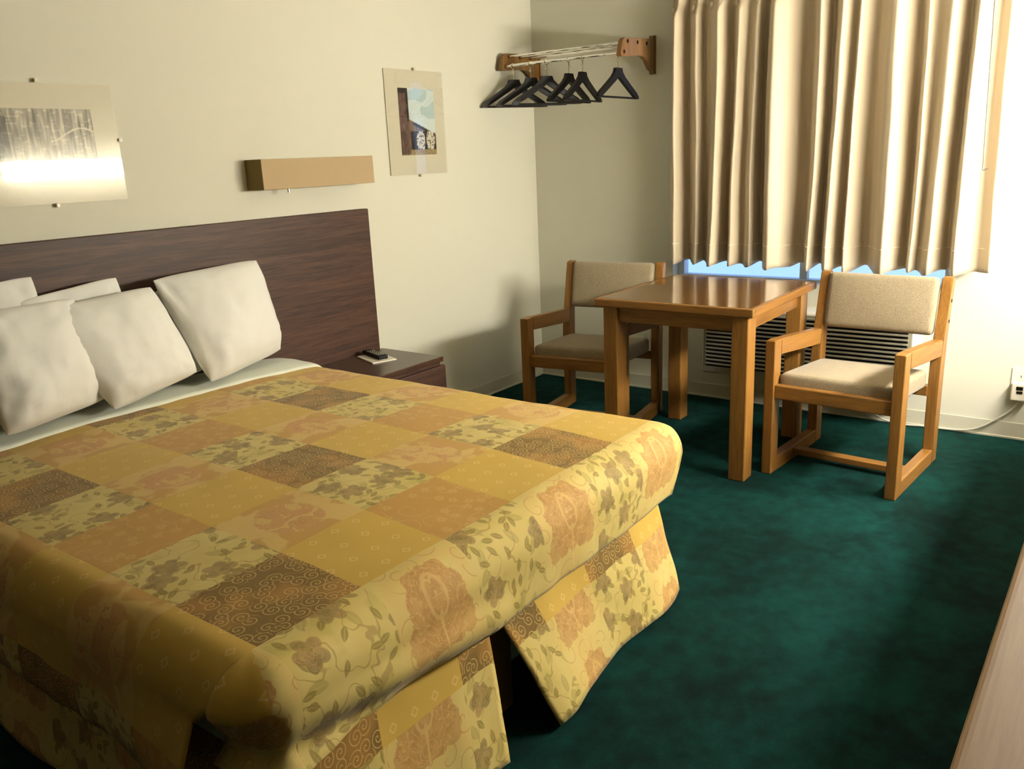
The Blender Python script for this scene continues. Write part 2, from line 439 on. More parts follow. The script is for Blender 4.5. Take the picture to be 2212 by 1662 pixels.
RAD = .09
def arc(d, R):
    a = d/R
    if a < PI/2: return R*math.sin(a), R*(1-math.cos(a)), 0
    ex = d-R*PI/2
    return R, R+ex, ex
def cloth_pos(U, V, z0=BT, R=RAD):
    """bedspread surface: U across, V along; beyond the flat top it rolls over the edges and drops"""
    du = BX0-U if U < BX0 else (U-BX1 if U > BX1 else 0); su = -1 if U < BX0 else 1
    dv = BY1-V if V < BY1 else 0
    cx = min(max(U, BX0), BX1); cy = max(V, BY1)
    crown = .018*math.sin(PI*(cx-BX0)/(BX1-BX0))**.7 if BX0 < cx < BX1 else 0
    crown *= sstep(BY1-.02, BY1+.35, V)
    wr = .004*nz(U*3.1, V*3.1)+.0022*nz(U*9, V*9, 4)
    hu, d1, e1 = arc(du, R*.8 if su > 0 else R); hv, d2, e2 = arc(dv, R)
    d = (d1**3+d2**3)**(1/3) if d1+d2 > 0 else 0
    e = max(e1, e2)
    k = sstep(0, .12, e)
    if e > 0:
        t = U if e2 > e1 else V
        f = .012*nz(t*4+3, e*2.2, 7)+.005*nz(t*13, e*6, 3)-.11*e*sstep(.08, .25, e)
        if e2 > e1 and U < -2.8:      # deep sagging folds near the split corner
            kk = sstep(-2.8, -3.45, U)
            f += kk*(.042*math.sin(e*34-(U+3.2)*6)+.012)
        if e1 > e2 and su < 0: f += .015*sstep(.05, .2, e)
        if e2 > e1: hv += k*f
        else: hu += k*f
    p = Vector((cx+su*hu, cy-hv, z0+crown*(e == 0)+wr-d))
    if dv > 0 and U > BX1-.4:         # the drop draws in under the far corner
        p.x -= .42*e2*sstep(BX1-.4, BX1, U)
    if dv > 0 and U < BX0+.3:         # small ear lifted where the corner splits
        q = sstep(BX0+.3, BX0, U)*sstep(0, .09, dv)*sstep(.26, .12, dv)
        p.z += .02*q; p.y -= .012*q
    if U < BX0 and e1 > 0:            # side flap stands off near its free edge
        p.x -= .028*sstep(-1.45, BY1, V)*sstep(0, .10, e1)
    return p
drop = .33
OFF = Vector((2.84, 1.0, -BT))
b = BM()
us = lin(BX0-.325, BX0, 34)[:-1]+lin(BX0, BX1, 118)+lin(BX1, BX1+.235, 24)[1:]
vs = lin(BY1-.262, BY1, 30)[:-1]+lin(BY1, -.27, 130)
def vs_drop(): return [BY1-v for v in vs if v < BY1-1e-6][::-1]
def keep(U, V):
    dv = max(BY1-V, 0)
    if U < BX0: return V >= BY1+.05*sstep(.115, .16, BX0-U)+.12*max(0, BX0-U-.15)
    if U > BX1: return dv <= .03 or U-BX1 <= .05
    return True
grid(b, lambda U, V: cloth_pos(U, V)+OFF, us, vs, uv=lambda U, V: (U+3.56, V+1.87), keep=keep)
def wrap(du, dv):   # the foot drop carries on round the corner post, behind the side flap
    p = cloth_pos(BX0, BY1-dv); h = BY1-p.y
    h -= .035*sstep(0, .09, du)*sstep(.11, .17, dv)
    rho = .09; ph = min(du/rho, PI/2); ex = max(0, du-rho*PI/2)
    return Vector((BX0-h*math.sin(ph), BY1-h*math.cos(ph)+ex, p.z-.02*sstep(0, .1, du)*sstep(0, .09, dv)*sstep(.26, .12, dv)))+OFF
foot_uv = lambda du, dv: (BX0-du+3.56, BY1-dv+1.87)
side_uv = lambda du, dv: (-.03-dv, .03+(.14-du)*.6)      # the side flap's plain square reaches round to the corner line
vd = [0]+vs_drop(); split = 14
grid(b, wrap, lin(0, .038, 5), vd, uv=foot_uv)
grid(b, wrap, lin(.038, .09*PI/2, 10), vd[:split+1], uv=side_uv)
grid(b, wrap, lin(.038, .09*PI/2, 10), vd[split:], uv=foot_uv)
grid(b, wrap, [.09*PI/2, .155, .175, .2], vd[split+4:], uv=foot_uv)
bmesh.ops.remove_doubles(b, verts=b.verts, dist=.0012)
spread = obj('bedspread', b, M_patch, None, True, loc=(-2.84, -1.0, BT))
tag(spread, 'gold patchwork bedspread with floral, scroll and damask squares, draped over the bed', 'bedspread')
s = spread.modifiers.new('thick', 'SOLIDIFY'); s.thickness = .005; s.offset = 1

# skirt panels: V is height below the mattress edge
def skirt(name, p0, p1, q0, q1, n, bulge, ruf, uoff, outward, ztop=.372):
    """top edge p0->p1, hem q0->q1 (xy)"""
    b = BM()
    def f(s, t):
        top = Vector(p0).lerp(Vector(p1), s); hem = Vector(q0).lerp(Vector(q1), s)
        t2 = t**.9
        xy = top.lerp(hem, t2)+Vector(outward)*(bulge*math.sin(PI*s)*t+ruf*t*math.sin(s*n+.8)+.006*nz(s*7, t*3, n))
        z = ztop+(.018-ztop)*t+.006*math.sin(s*n*1.3)*t*(1 if ruf else 0)
        return Vector((xy.x+2.84, xy.y+1.0, z))
    Lg = (Vector(p1)-Vector(p0)).length
    grid(b, f, lin(0, 1, max(8, int(Lg/.015))), lin(0, 1, 22), uv=lambda s, t: (uoff+s*Lg, .02-t*.354))
    o = obj(name, b, M_patch_skirt, bed, True)
    m = o.modifiers.new('thick', 'SOLIDIFY'); m.thickness = .004
    return o
skirt('skirt_foot_panel', (-2.965, -1.885), (-2.135, -1.885), (-2.862, -2.01), (-2.10, -1.975), 9, .0, .016, .605, (0, -1))
skirt('skirt_foot_panel', (-3.60, -1.885), (-2.968, -1.885), (-3.66, -1.99), (-3.035, -1.99), 7, 0, .006, -.03, (0, -1))
skirt('skirt_side_panel', (-3.585, -.10), (-3.585, -1.87), (-3.64, -.10), (-3.64, -1.93), 16, 0, .008, 0, (-1, 0))
skirt('skirt_side_panel', (-2.125, -1.87), (-2.125, -.10), (-2.085, -1.95), (-2.085, -.10), 16, 0, .008, 0, (1, 0))
b = BM(); box(b, -3.02+2.84, -2.86+2.84, -1.875+1, -1.868+1, .02, .36); obj('skirt_pleat_backing', b, M_patch_skirt, bed)

# folded-back white sheet
b = BM()
def shp(U, s):
    yy = -.07-.245*min(s, 1)
    p = cloth_pos(U, -.2, BT+.010)
    if s > 1:
        a = (s-1)*PI; return Vector((p.x, -.315-.012*math.sin(a)+.004*nz(U*9, 2), p.z-.012+.012*math.cos(a)))+OFF
    lift = .006*math.sin(s*PI)
    return Vector((p.x, yy+.004*nz(U*9, 2)*s, p.z+lift+.003*nz(U*6, s*4)))+OFF
grid(b, shp, lin(BX0-.26, BX1+.22, 130), lin(0, 1, 20)+[1.15, 1.3, 1.45, 1.6, 1.75, 1.9, 2.0])
o = obj('folded_sheet', b, M_sheet, None, True, loc=(-2.84, -1.0, BT))
tag(o, 'white blanket edge folded flat over the head of the patchwork bedspread', 'sheet')
s = o.modifiers.new('thick', 'SOLIDIFY'); s.thickness = .006; s.offset = 1

# headboard
b = BM(); box(b, -1.39, 1.39, -.02, .02, 0, 1.155, .006, 3)
o = obj('headboard', b, M_walnut, None, loc=(-2.853, -.026, 0))
tag(o, 'wide dark walnut laminate headboard panel on the wall behind the pillows', 'headboard')

# ------------------------------------------------------------------ pillows
def pillow(name, label, corners, T, seed, pull=.014):
    TL, TR, BR, BL = [Vector(c) for c in corners]
    cen = (TL+TR+BR+BL)/4
    N = ((TR-TL).cross(TL-BL)).normalized()
    if N.y > 0: N = -N
    bm = BM(); n, mm = 34, 34
    def f(s, t, side):
        a, c = 2*s-1, 2*t-1
        ea, ec = (1-abs(a)**2.6), (1-abs(c)**2.6)
        s_, t_ = .5+.5*a*(1-.05*c**4), .5+.5*c*(1-.05*a**4)
        P = (BL.lerp(BR, s_)).lerp(TL.lerp(TR, s_), t_)
        mid = (BL.lerp(BR, .5)).lerp(TL.lerp(TR, .5), t); mid2 = (BL.lerp(BR, s)).lerp(TL.lerp(TR, s), .5)
        P = P.lerp(mid, pull*abs(a)**3*(1-c*c)*1.6).lerp(mid2, pull*abs(c)**3*(1-a*a)*1.6)
        h = T*(max(ea, 0)**.55)*(max(ec, 0)**.55)
        sag = 1-.22*c
        w = .010*nz(a*1.7+seed, c*1.9, seed)+.005*nz(a*5+seed, c*4, seed*2)
        rad = math.hypot(a, c)
        w += .004*math.sin(9*math.atan2(c, a)+seed)*sstep(.7, 1.25, rad)
        for q, (fx, fy) in enumerate(((1.6, 3.2), (3.4, 1.5), (2.2, 5.0))):
            w -= .008*max(0, 1-abs(nz(a*fx+seed*3+q, c*fy+a*.8, q))*5)**2*(.4+.6*abs(nz(a+q, c, seed)))
        edge = min(ea, ec)
        return P+N*side*(h*sag*(.62 if side > 0 else .38))+N*w*min(1, edge*3)*(1 if side > 0 else .4)
    V = {}
    for side in (1, -1):
        for i in range(n+1):
            for j in range(mm+1):
                bd = i in (0, n) or j in (0, mm)
                if bd and side == -1: V[side, i, j] = V[1, i, j]; continue
                # cluster samples toward the rim
                s = .5-.5*math.cos(PI*i/n); t = .5-.5*math.cos(PI*j/mm)
                p = f(s, t, side); p.z = max(p.z, BT+.036+.004*side); V[side, i, j] = bm.verts.new(p-cen)
        for i in range(n):
            for j in range(mm):
                bm.faces.new([V[side, i, j], V[side, i+1, j], V[side, i+1, j+1], V[side, i, j+1]][::side])
    o = obj(name, bm, M_pillow, None, True, loc=cen)
    return tag(o, label, 'pillow', 'white pillows against the headboard')
pillow('pillow', 'front right white pillow, tilted upright nearest the nightstand', [(-2.685, -.17, .995), (-2.195, -.15, 1.012), (-2.165, -.2, .625), (-2.60, -.33, .598)], .17, 1.3)
pillow('pillow', 'white pillow leaning diagonally in the middle of the front row', [(-3.14, -.26, .965), (-2.705, -.22, .98), (-2.605, -.28, .640), (-2.985, -.36, .600)], .15, 4.1, .02)
pillow('pillow', 'white pillow mostly hidden between the middle and the front right pillows', [(-2.86, -.13, .92), (-2.50, -.11, .955), (-2.52, -.17, .61), (-2.84, -.18, .61)], .08, 7.7)
pillow('pillow', 'large front left white pillow, cut off by the left edge of the view', [(-3.37, -.27, .985), (-2.99, -.25, .985), (-2.965, -.29, .630), (-3.325, -.37, .612)], .15, 9.2)
pillow('pillow', 'back row white pillow whose corner peeks up behind the middle pillow', [(-3.13, -.15, .985), (-2.765, -.11, 1.018), (-2.76, -.18, .63), (-3.10, -.19, .63)], .07, 12.5)
pillow('pillow', 'back row white pillow at far left, only its top corner showing', [(-3.46, -.12, 1.02), (-3.045, -.11, 1.06), (-3.05, -.18, .64), (-3.42, -.19, .64)], .07, 15.1)

# ------------------------------------------------------------------ nightstand and remote
ns = thing('nightstand', 'low dark walnut nightstand beside the bed under the headboard end', 'nightstand', (-1.72, -.25, 0))
b = BM(); box(b, -.262, .262, -.205, .195, .452, .476, .003); obj('top', b, M_walnut_top, ns)
b = BM(); box(b, -.255, .255, -.19, .19, .06, .452, .003); obj('body', b, M_walnut, ns)
b = BM(); box(b, -.25, .266, -.212, -.192, .27, .436, .004); dr = obj('drawer_front', b, M_walnut, ns)
b = BM(); tube(b, [(0, -.212, .35), (0, -.225, .35)], .012); obj('knob', b, M_black, dr)
b = BM(); box(b, -.24, .24, -.17, .17, 0, .06); obj('plinth', b, M_black, ns)
o = thing('notepad', 'small white notepad under the black remote on the nightstand', 'notepad', (-1.64, -.20, .476), -.35)
b = BM(); box(b, -.06, .06, -.09, .09, 0, .006, .001); obj('pages', b, M_white_plastic, o)
rm = thing('remote_control', 'slim black television remote lying on the notepad on the nightstand', 'remote', (-1.625, -.175, .4825), -.32)
b = BM(); box(b, -.024, .024, -.09, .09, 0, .018, .006, 3); obj('case', b, M_black, rm)
for i in range(3):
    for j in range(6):
        b = BM(); tube(b, [((i-1)*.013, -.06+j*.021, .017), ((i-1)*.013, -.06+j*.021, .0195)], .004, 8); obj('button', b, M_cord, rm)

# ------------------------------------------------------------------ wall lamps
def wall_lamp(label, loc, w, d, h, lit, flip):
    t = thing('wall_lamp', label, 'wall lamp', loc); s = flip
    b = BM(); box(b, -w/2+.03, w/2-.03, 0, s*.02, -h/2+.015, h/2-.015); obj('back_plate', b, M_white_plastic, t)
    b = BM()
    if lit: box(b, -w/2, w/2, s*.012, s*d, -h/2, h/2, .008, 3); obj('diffuser', b, M_lamp, t)
    else:
        e = .006
        box(b, -w/2+.0, w/2-.0, s*(d-e), s*d, -h/2, h/2, .002); fr = obj('shade', b, M_shade, t)
        for q in (-1, 1):
            b = BM(); box(b, q*(w/2-.0005), q*(w/2-e), 0, s*(d-e), -h/2, h/2, .001); obj('end_panel', b, M_shade_end, t)
        b = BM(); tube(b, [(-w/2+.08, s*.055, 0), (w/2-.08, s*.055, 0)], .013, 12); obj('tube_bulb', b, M_white_plastic, t)
        for q in (-1, 1):
            b = BM(); box(b, q*(w/2-.085), q*(w/2-.06), 0, s*.075, -.02, .02, .003); obj('lamp_holder', b, M_white_plastic, t)
        b = BM(); tube(b, [(-.157, s*.07, -h/2+.02), (-.157, s*.07, -h/2-.018)], .006, 10); obj('pull_switch', b, M_brass, t)
    return t
wall_lamp('unlit long tan box wall lamp above the right end of the headboard', (-1.782, 0, 1.334), .625, .11, .122, False, -1)
wall_lamp('lit long white box wall lamp over the dresser', (-1.0, YB, 1.415), 1.26, .11, .125, True, 1)

# ------------------------------------------------------------------ pictures
def color_plane(w, h, nx, nz_, fn):
    b = BM(); V = [[b.verts.new((-w/2+w*i/nx, 0, -h/2+h*j/nz_)) for j in range(nz_+1)] for i in range(nx+1)]
    cl = b.loops.layers.float_color.new('ink')
    for i in range(nx):
        for j in range(nz_):
            f = b.faces.new((V[i][j], V[i+1][j], V[i+1][j+1], V[i][j+1]))
            for lp, (a, c) in zip(f.loops, ((i, j), (i+1, j), (i+1, j+1), (i, j+1))): lp[cl] = fn(a/nx, c/nz_)
    return b
def print_mat(name):
    m = Mat(name, .7, .2); a = m.nt.nodes.new('ShaderNodeVertexColor'); a.layer_name = 'ink'; n = m.noise(m.coord(), 240, 2)
    m.color(m.mix(n*.12, a.outputs[0], (.25, .2, .14, 1))); return m.m
M_print = print_mat('printed_ink')
def barn(u, v):
    def c(*a): return srgb(*a)
    g = nz(u*60, v*8, 1); g2 = nz(u*25, v*30, 5)
    base = c(214, 204, 178)
    col = (200+10*g2, 214+8*g2, 208+5*g2) if v > .35 else (190, 180, 150)
    if nz(u*3, v*5, 9)+.6*(u-.5) > .12 and v > .55: col = (176, 196, 194)
    roof = .62-.30*u
    if u < .26 and v > .02:
        k = 90+70*g; col = (k, k*.78, k*.7)
        if v > .93 or (u > .2 and v > .5): col = (38, 28, 24)
    elif v < roof:
        k = 120+70*g; col = (k, k*.9, k*.74)
        if v > roof-.05: col = (44, 38, 30)
        if v < .36:
            col = (24, 21, 17)
            for (a, q, r) in ((.56, .21, .15), (.84, .22, .15)):
                d = math.hypot((u-a)*1.1, (v-q)*.85)
                if d < r*.92: col = (206, 200, 180) if g2+.3*g > -.12 else (104, 96, 80)
            if .50 < u < .62 and .38 < v < .44: col = (220, 215, 200)
        if u < .36: col = (120+50*g, 100+40*g, 80+30*g) if v > .36 or u < .28 else col
        if v < .08: col = (150+40*g2, 132+40*g2, 90)
    elif v < .06: col = (196, 184, 150)
    if v < .35 and u < .2 and g2 > .0: col = (64, 44, 36)
    return c(*[max(0, min(255, x)) for x in col])
def boards(u, v):
    g = nz(u*34, v*2, 3); g2 = nz(u*70, v*6, 8); g3 = nz(u*8, v*7, 2)
    k = 150+90*g+50*g2+20*g3
    if u < .16 and v < .9: k = 70+60*g3+60*g2
    if nz(u*14, v*30, 4) > .35: k += 40
    if abs(v-.62-.1*math.sin(u*9)) < .012 and u > .55: k = 215
    k = max(30, min(225, k)); return srgb(k, k*.97, k*.86)
def picture(label, x0, x1, z0, z1, ix0, ix1, iz0, iz1, fn, clips, n):
    cx, cz = (x0+x1)/2, (z0+z1)/2
    t = thing('framed_picture', label, 'picture', (cx, 0, cz))
    w, h = x1-x0, z1-z0
    b = BM(); box(b, -w/2, w/2, -.007, -.001, -h/2, h/2); obj('mat_board', b, M_mat_board, t)
    b = color_plane(ix1-ix0, iz1-iz0, n[0], n[1], fn); obj('print', b, M_print, t, loc=((ix0+ix1)/2-cx, -.0076, (iz0+iz1)/2-cz))
    b = BM(); box(b, -w/2-.001, w/2+.001, -.012, -.0095, -h/2-.001, h/2+.001); obj('glass', b, M_glass, t)
    for (px, pz) in clips:
        b = BM(); s = .0065
        X, Z = px*w/2, pz*h/2
        ex = (.006 if px > 0 else -.006) if px else 0; ez = (.006 if pz > 0 else -.006) if pz else 0
        box(b, X-s+ex, X+s+ex, -.0165, -.0125, Z-s+ez, Z+s+ez, .0015); tube(b, [(X+ex*1.4, 0, Z+ez*1.4), (X+ex*1.4, -.0175, Z+ez*1.4)], .005, 10)
        obj('clip', b, M_clip, t)
picture('small frameless glass picture of a weathered barn, right of the tan wall lamp', -1.251, -.833, 1.298, 1.797, -1.165, -.905, 1.392, 1.712, barn, ((0, 1), (0, -1)), (70, 90))
picture('wide frameless glass picture of grey boards above the headboard, reflecting the lit lamp', -3.133, -2.627, 1.273, 1.665, -3.05, -2.710, 1.360, 1.583, boards, ((0, 1), (0, -1), (1, .02), (-1, .02)), (110, 60))

# ------------------------------------------------------------------ coat shelf and hangers
sh = thing('coat_rack', 'wall coat rack of chrome rods between two oak brackets in the corner', 'coat rack', (0, -.415, 1.85))
def br(y):
    P = [(-.006, .10), (-.022, .10), (-.022, .083), (-.335, .066), (-.352, .05), (-.372, -.012), (-.362, -.024), (-.16, -.008), (-.125, -.012), (-.095, -.028), (-.07, -.05), (-.05, -.068), (-.02, -.078), (-.02, -.09), (-.006, -.09)]
    b = BM(); prism(b, P, 'y', y-.012, y+.012); o = obj('bracket', b, M_bracket, sh)
    b = BM(); box(b, -.007, 0, y-.018, y+.018, -.092, .102, .001); obj('wall_plate', b, M_bracket, o)
    for (x, z) in ((-.30, .052), (-.195, .054), (-.095, .056), (-.335, .0)):
        b = BM(); tube(b, [(x, y-.0135, z), (x, y-.012, z)], .0095, 12); obj('rod_socket', b, M_slot, o)
br(-.375); br(.375)
for i, (x, z) in enumerate(((-.30, .052), (-.195, .054), (-.095, .056))):
    b = BM(); tube(b, [(x, -.364, z), (x, .364, z)], .0065, 12); obj('shelf_rod', b, M_chrome, sh)
b = BM(); tube(b, [(-.335, -.364, 0), (-.335, .364, 0)], .0085, 14); obj('hanging_rod', b, M_chrome, sh)

def hanger():
    t = thing('clothes_hanger', '', 'hanger', group='black hangers on the coat rack')
    b = BM()
    ring = [(0, .0125*math.sin(a)*0+0, 0) for a in (0,)]
    pts = [(.0125*math.cos(a)*0, 0, 0) for a in (0,)]
    # closed ring around the rod (rod runs along y) plus ball
    pts = [(math.sin(a)*.0135, 0, math.cos(a)*.0135) for a in lin(0, 2*PI, 20)]
    tube(b, pts, .0025, 8, cap=False); tube(b, [(0, 0, -.013), (0, 0, -.03)], .004, 8)
    obj('security_ring', b, M_brass, t)
    b = BM(); tube(b, [(0, 0, -.028), (0, 0, -.078)], .0022, 8); tube(b, [(0, 0, -.03), (0, 0, -.038)], .007, 10); obj('pin', b, M_brass, t)
    b = BM()
    prof = [(-.205, -.21), (-.2, -.193), (-.185, -.18), (-.06, -.115), (-.038, -.095), (-.028, -.076), (.028, -.076), (.038, -.095), (.06, -.115), (.185, -.18), (.2, -.193), (.205, -.21)]
    inner = [(-.178, -.204), (-.17, -.197), (-.06, -.143), (-.03, -.124), (0, -.110), (0, -.110), (.03, -.124), (.06, -.143), (.17, -.197), (.178, -.204)]
    # frame as two sloping arms with waist
    def arm(s):
        out = [(0, -.070), (.030, -.070), (.038, -.090), (.062, -.112), (.12, -.148), (.185, -.186), (.205, -.205), (.205, -.216), (.178, -.216), (.168, -.208), (.11, -.176), (.05, -.142), (0, -.112)]
        prism(b, [(x*s, z) for x, z in out][::s], 'y', -.009, .009)
    arm(1); arm(-1)
    obj('body', b, M_black, t, label='black wide-shouldered hanger body')
    b = BM(); tube(b, [(-.192, 0, -.212), (.192, 0, -.212)], .0052, 10); obj('trouser_bar', b, M_black, t)
    return t
hg = hanger()
HR = (-.335, 1.85)
spots = [(-.765, 0, 'black hanger hanging alone nearest the right bracket'), (-.553, 4, 'second black hanger from the right bracket'),
         (-.468, 0, 'third black hanger from the right bracket, overlapping the second'), (-.325, -32, 'fourth black hanger from the right, turned and overlapping its neighbours'),
         (-.222, -34, 'fifth black hanger from the right, turned, in front of the left bracket'), (-.105, -26, 'leftmost black hanger, turned towards the headboard wall')]
for i, (y, a, lab) in enumerate(spots):
    loc = (HR[0], y, HR[1]-.0045)
    if i == 0: hg.location = loc; hg.rotation_euler = (0, 0, math.radians(a)); hg['label'] = lab
    else: dup(hg, loc, math.radians(a), lab)

# ------------------------------------------------------------------ curtain
cur = thing('curtain', 'pleated champagne sateen curtain covering the window', 'curtain', (-.1, -1.7, .775))
pk = [-.971, -1.094, -1.19, -1.302, -1.401, -1.485, -1.696, -1.79, -1.876, -2.033, -2.16, -2.245, -2.354]
vl = [-1.06, -1.142, -1.283, -1.365, -1.459, -1.668, -1.762, -1.869, -1.961, -2.139, -2.196, -2.327, -2.441]
keys = [(-.94, -.075)]
for i in range(13):
    dp = [.185, .165, .195, .18, .165, .205, .19, .19, .185, .205, .175, .19, .195][i]
    dv = [.065, .085, .06, .10, .05, .045, .055, .10, .055, .05, .10, .05, .06][i]
    # offset peaks so the cloth faces the lamp in broad pleats and turns back sharply
    for y, x in ((pk[i], -dp), (vl[i], -dv)): keys.append((y+(x+.12)*(y+3.01)/4.18, x))
keys.append((-2.48, -.12))
yp = []
for (a, xa), (c, xc) in zip(keys, keys[1:]):
    n = max(8, int(abs(c-a)/.005))
    for k in range(n):
        s = k/n; q = (1-math.cos(PI*s))/2; yp.append((a+(c-a)*s, xa+(xc-xa)*(.2*s+.8*q)))
yp.append(keys[-1])
CZ0, CZ1 = .772, 2.16
def cpt(i, z):
    y, x = yp[int(i)]
    h = (z-CZ0)/(CZ1-CZ0)
    amp = 1.05-.30*h+.06*math.sin(h*5+y*9)
    x = -.115+(x+.115)*amp
    pin = sstep(2.0, 2.06, z)
    x = x*(1-pin)+(-.095+(x+.115)*.55+.006*math.sin(y*240))*pin
    y2 = y+.008*math.sin(h*3.2+y*13)+.004*nz(y*20, h*5)
    x += .0025*math.sin(y*150+1.2*h)+.003*nz(y*30, h*3)
    zz = z
    if z < CZ0+.01: zz = z+.006*math.sin(y*60)+.012*(x+.115)/.05*.5
    return Vector((x+.1, y2+1.7, zz-.775))
b = BM()
zs = lin(CZ0, CZ1, 60)
grid(b, cpt, list(range(len(yp))), zs)
o = obj('drape', b, M_curtain, cur, True); s = o.modifiers.new('thick', 'SOLIDIFY'); s.thickness = .003
b = BM()
tube(b, [cpt(i, .878)+Vector((-.0035, 0, 0)) for i in range(3, len(yp)-3)], [.0017 if (i//4) % 2 else .0003 for i in range(3, len(yp)-3)], 6)
obj('hem_stitching', b, M_stitch, cur)
for i in range(6, len(yp), 24):
    b = BM(); p = cpt(i, 2.03); tube(b, [p+Vector((-.006, 0, .02)), p+Vector((-.01, 0, 0)), p+Vector((-.004, 0, -.02))], [.004, .008, .002], 8)
    obj('pinch_pleat', b, M_curtain, cur, True)
b = BM(); tube(b, [(-.085, -.71, 1.36), (-.085, -.735, .445)], .003, 8); tube(b, [(-.085, -.735, .445), (-.085, -.755, .452)], .003, 8); obj('draw_wand', b, M_wand, cur)
rod = thing('curtain_rod', 'white traverse rod carrying the curtain above the window', 'curtain rod', (0, -1.7, 2.17))
b = BM(); box(b, -.105, -.08, -.85, .85, 0, .03, .003); obj('track', b, M_white_plastic, rod)
for y in (-.8, .8):
    b = BM(); box(b, -.08, 0, y-.012, y+.012, 0, .03, .002); obj('bracket', b, M_white_plastic, rod)

# ------------------------------------------------------------------ heater / air conditioner under the window
ac = thing('air_conditioner', 'ivory wall air conditioner with dark horizontal louvres under the window', 'air conditioner', (0, -1.705, .19))
AY = .525; AH = .368
b = BM(); box(b, -.19, 0, -AY, AY, .0, AH, .018, 4); obj('case', b, M_ac, ac)
b = BM(); box(b, -.196, -.188, -AY+.012, AY-.012, .012, AH-.012, .003)
obj('front_panel', b, M_ac_grille, ac)
for k in range(14):
    z = .045+k*.0213
    b = BM(); box(b, -.1985, -.1945, -AY+.03, AY-.03, z, z+.010); gl = obj('grille_gap', b, M_slot, ac)
    b = BM(); beam(b, (-.202, -AY+.027, z+.0155), (-.202, AY-.027, z+.0155), .012, .0095, .002); obj('louvre', b, M_ac_grille, ac)

# ------------------------------------------------------------------ table
tb = thing('table', 'square oak table with glossy veneer top between the two armchairs', 'table', (-.756, -1.4585, 0))
tx, ty = .398, .3645
b = BM(); box(b, -tx+.02, tx-.02, -ty+.02, ty-.02, .716, .7405, .001); obj('tabletop', b, M_table, tb)
for s in (-1, 1):
    b = BM(); box(b, s*tx, s*(tx-.021), -ty, ty, .706, .741, .007, 3); obj('edge_trim', b, M_oak_y, tb)
    b = BM(); box(b, -tx+.02, tx-.02, s*ty, s*(ty-.021), .706, .741, .007, 3); obj('edge_trim', b, M_table_edge, tb)
    b = BM(); box(b, s*(tx-.05), s*(tx-.07), -ty+.08, ty-.08, .635, .716, .002); obj('apron', b, M_oak_y, tb)
    b = BM(); box(b, -tx+.09, tx-.09, s*(ty-.05), s*(ty-.07), .635, .716, .002); obj('apron', b, M_table_edge, tb)
for sx in (-1, 1):
    for sy in (-1, 1):
        b = BM(); box(b, sx*(tx-.03), sx*(tx-.118), sy*(ty-.03), sy*(ty-.10), 0, .716, .006, 3); obj('leg', b, M_oak, tb)

# ------------------------------------------------------------------ armchairs
def chair():
    t = thing('armchair', '', 'chair', group='oak armchairs at the table')
    W = .275
    for s in (1, -1):
        y0, y1 = s*W, s*(W-.042)
        b = BM(); box(b, 0, .068, y0, y1, 0, .583, .005, 3); obj('leg', b, M_oak, t)
        # rear post: straight to the seat, leaning back above
        b = BM(); P = [(.50, 0), (.568, 0), (.568, .40), (.575, .55), (.622, .79), (.608, .80), (.575, .795), (.548, .66), (.505, .50), (.50, .40)]
        prism(b, P, 'y', y0, y1)
        bmesh.ops.bevel(b, geom=list(b.edges), offset=.004, segments=2, affect='EDGES', clamp_overlap=True); o = obj('rear_post', b, M_oak, t)
        for (x, z) in ((.585, .70), (.572, .615)):
            b = BM(); tube(b, [(x, y0, z), (x, y0+s*.0015, z)], .007, 12); obj('bolt_hole', b, M_slot, o)
        b = BM(); P = [(.066, .583), (.0665, .515), (.503, .475), (.515, .545)]
        prism(b, P, 'y', y0, y1); bmesh.ops.bevel(b, geom=list(b.edges), offset=.004, segments=2, affect='EDGES', clamp_overlap=True); obj('armrest', b, M_oak_h, t)
        b = BM(); box(b, .066, .502, y0, y1, 0, .062, .004, 2); obj('floor_rail', b, M_oak_h, t)
    b = BM(); box(b, .012, .05, -W+.04, W-.04, .335, .395, .007, 3); obj('front_rail', b, M_oak_y, t)
    b = BM(); box(b, .235, .285, -W+.04, W-.04, .022, .05, .004, 2); obj('stretcher', b, M_oak_y, t)
    b = BM(); box(b, .49, .53, -W+.04, W-.04, .30, .345, .004, 2); obj('back_rail', b, M_oak_y, t)
    def cushion(x0, x1, yw, z0, z1, tilt, name, seed, org):
        b = BM(); bmesh.ops.create_cube(b, size=1, matrix=Matrix.Diagonal((x1-x0, 2*yw, z1-z0, 1)))
        bmesh.ops.bevel(b, geom=list(b.edges), offset=.022, segments=4, profile=.55, affect='EDGES', clamp_overlap=True)
        bmesh.ops.subdivide_edges(b, edges=[e for e in b.edges if e.calc_length() > .08], cuts=7, use_grid_fill=True)
        for v in b.verts:
            a = v.co.x/((x1-x0)/2); c = v.co.y/yw; d = v.co.z/((z1-z0)/2)
            if name == 'seat_cushion': v.co.z += .012*(1-a*a)*(1-c*c)*(1 if d > 0 else 0)
            else: v.co.x -= .012*(1-min(1, d*d))*(1-c*c)*(1 if a < 0 else 0)
        R = Matrix.Rotation(tilt, 4, 'Y')
        for v in b.verts: v.co = R @ v.co + Vector(org)
        return obj(name, b, M_tweed, t, True)
    cushion(0, .455, W-.046, 0, .078, math.radians(3.5), 'seat_cushion', 1, (.272, 0, .388))
    cushion(0, .052, W-.047, 0, .245, math.radians(11), 'backrest', 2, (.555, 0, .676))
    return t
ch = chair()
ch['label'] = 'oak armchair with beige seat right of the table, side on to the outlet'
ch.location = (-1.0, -2.088, 0); ch.rotation_euler = (0, 0, math.radians(-4))
dup(ch, (-.965, -.846, 0), math.radians(8.4), 'oak armchair with beige seat left of the table, in the room corner')

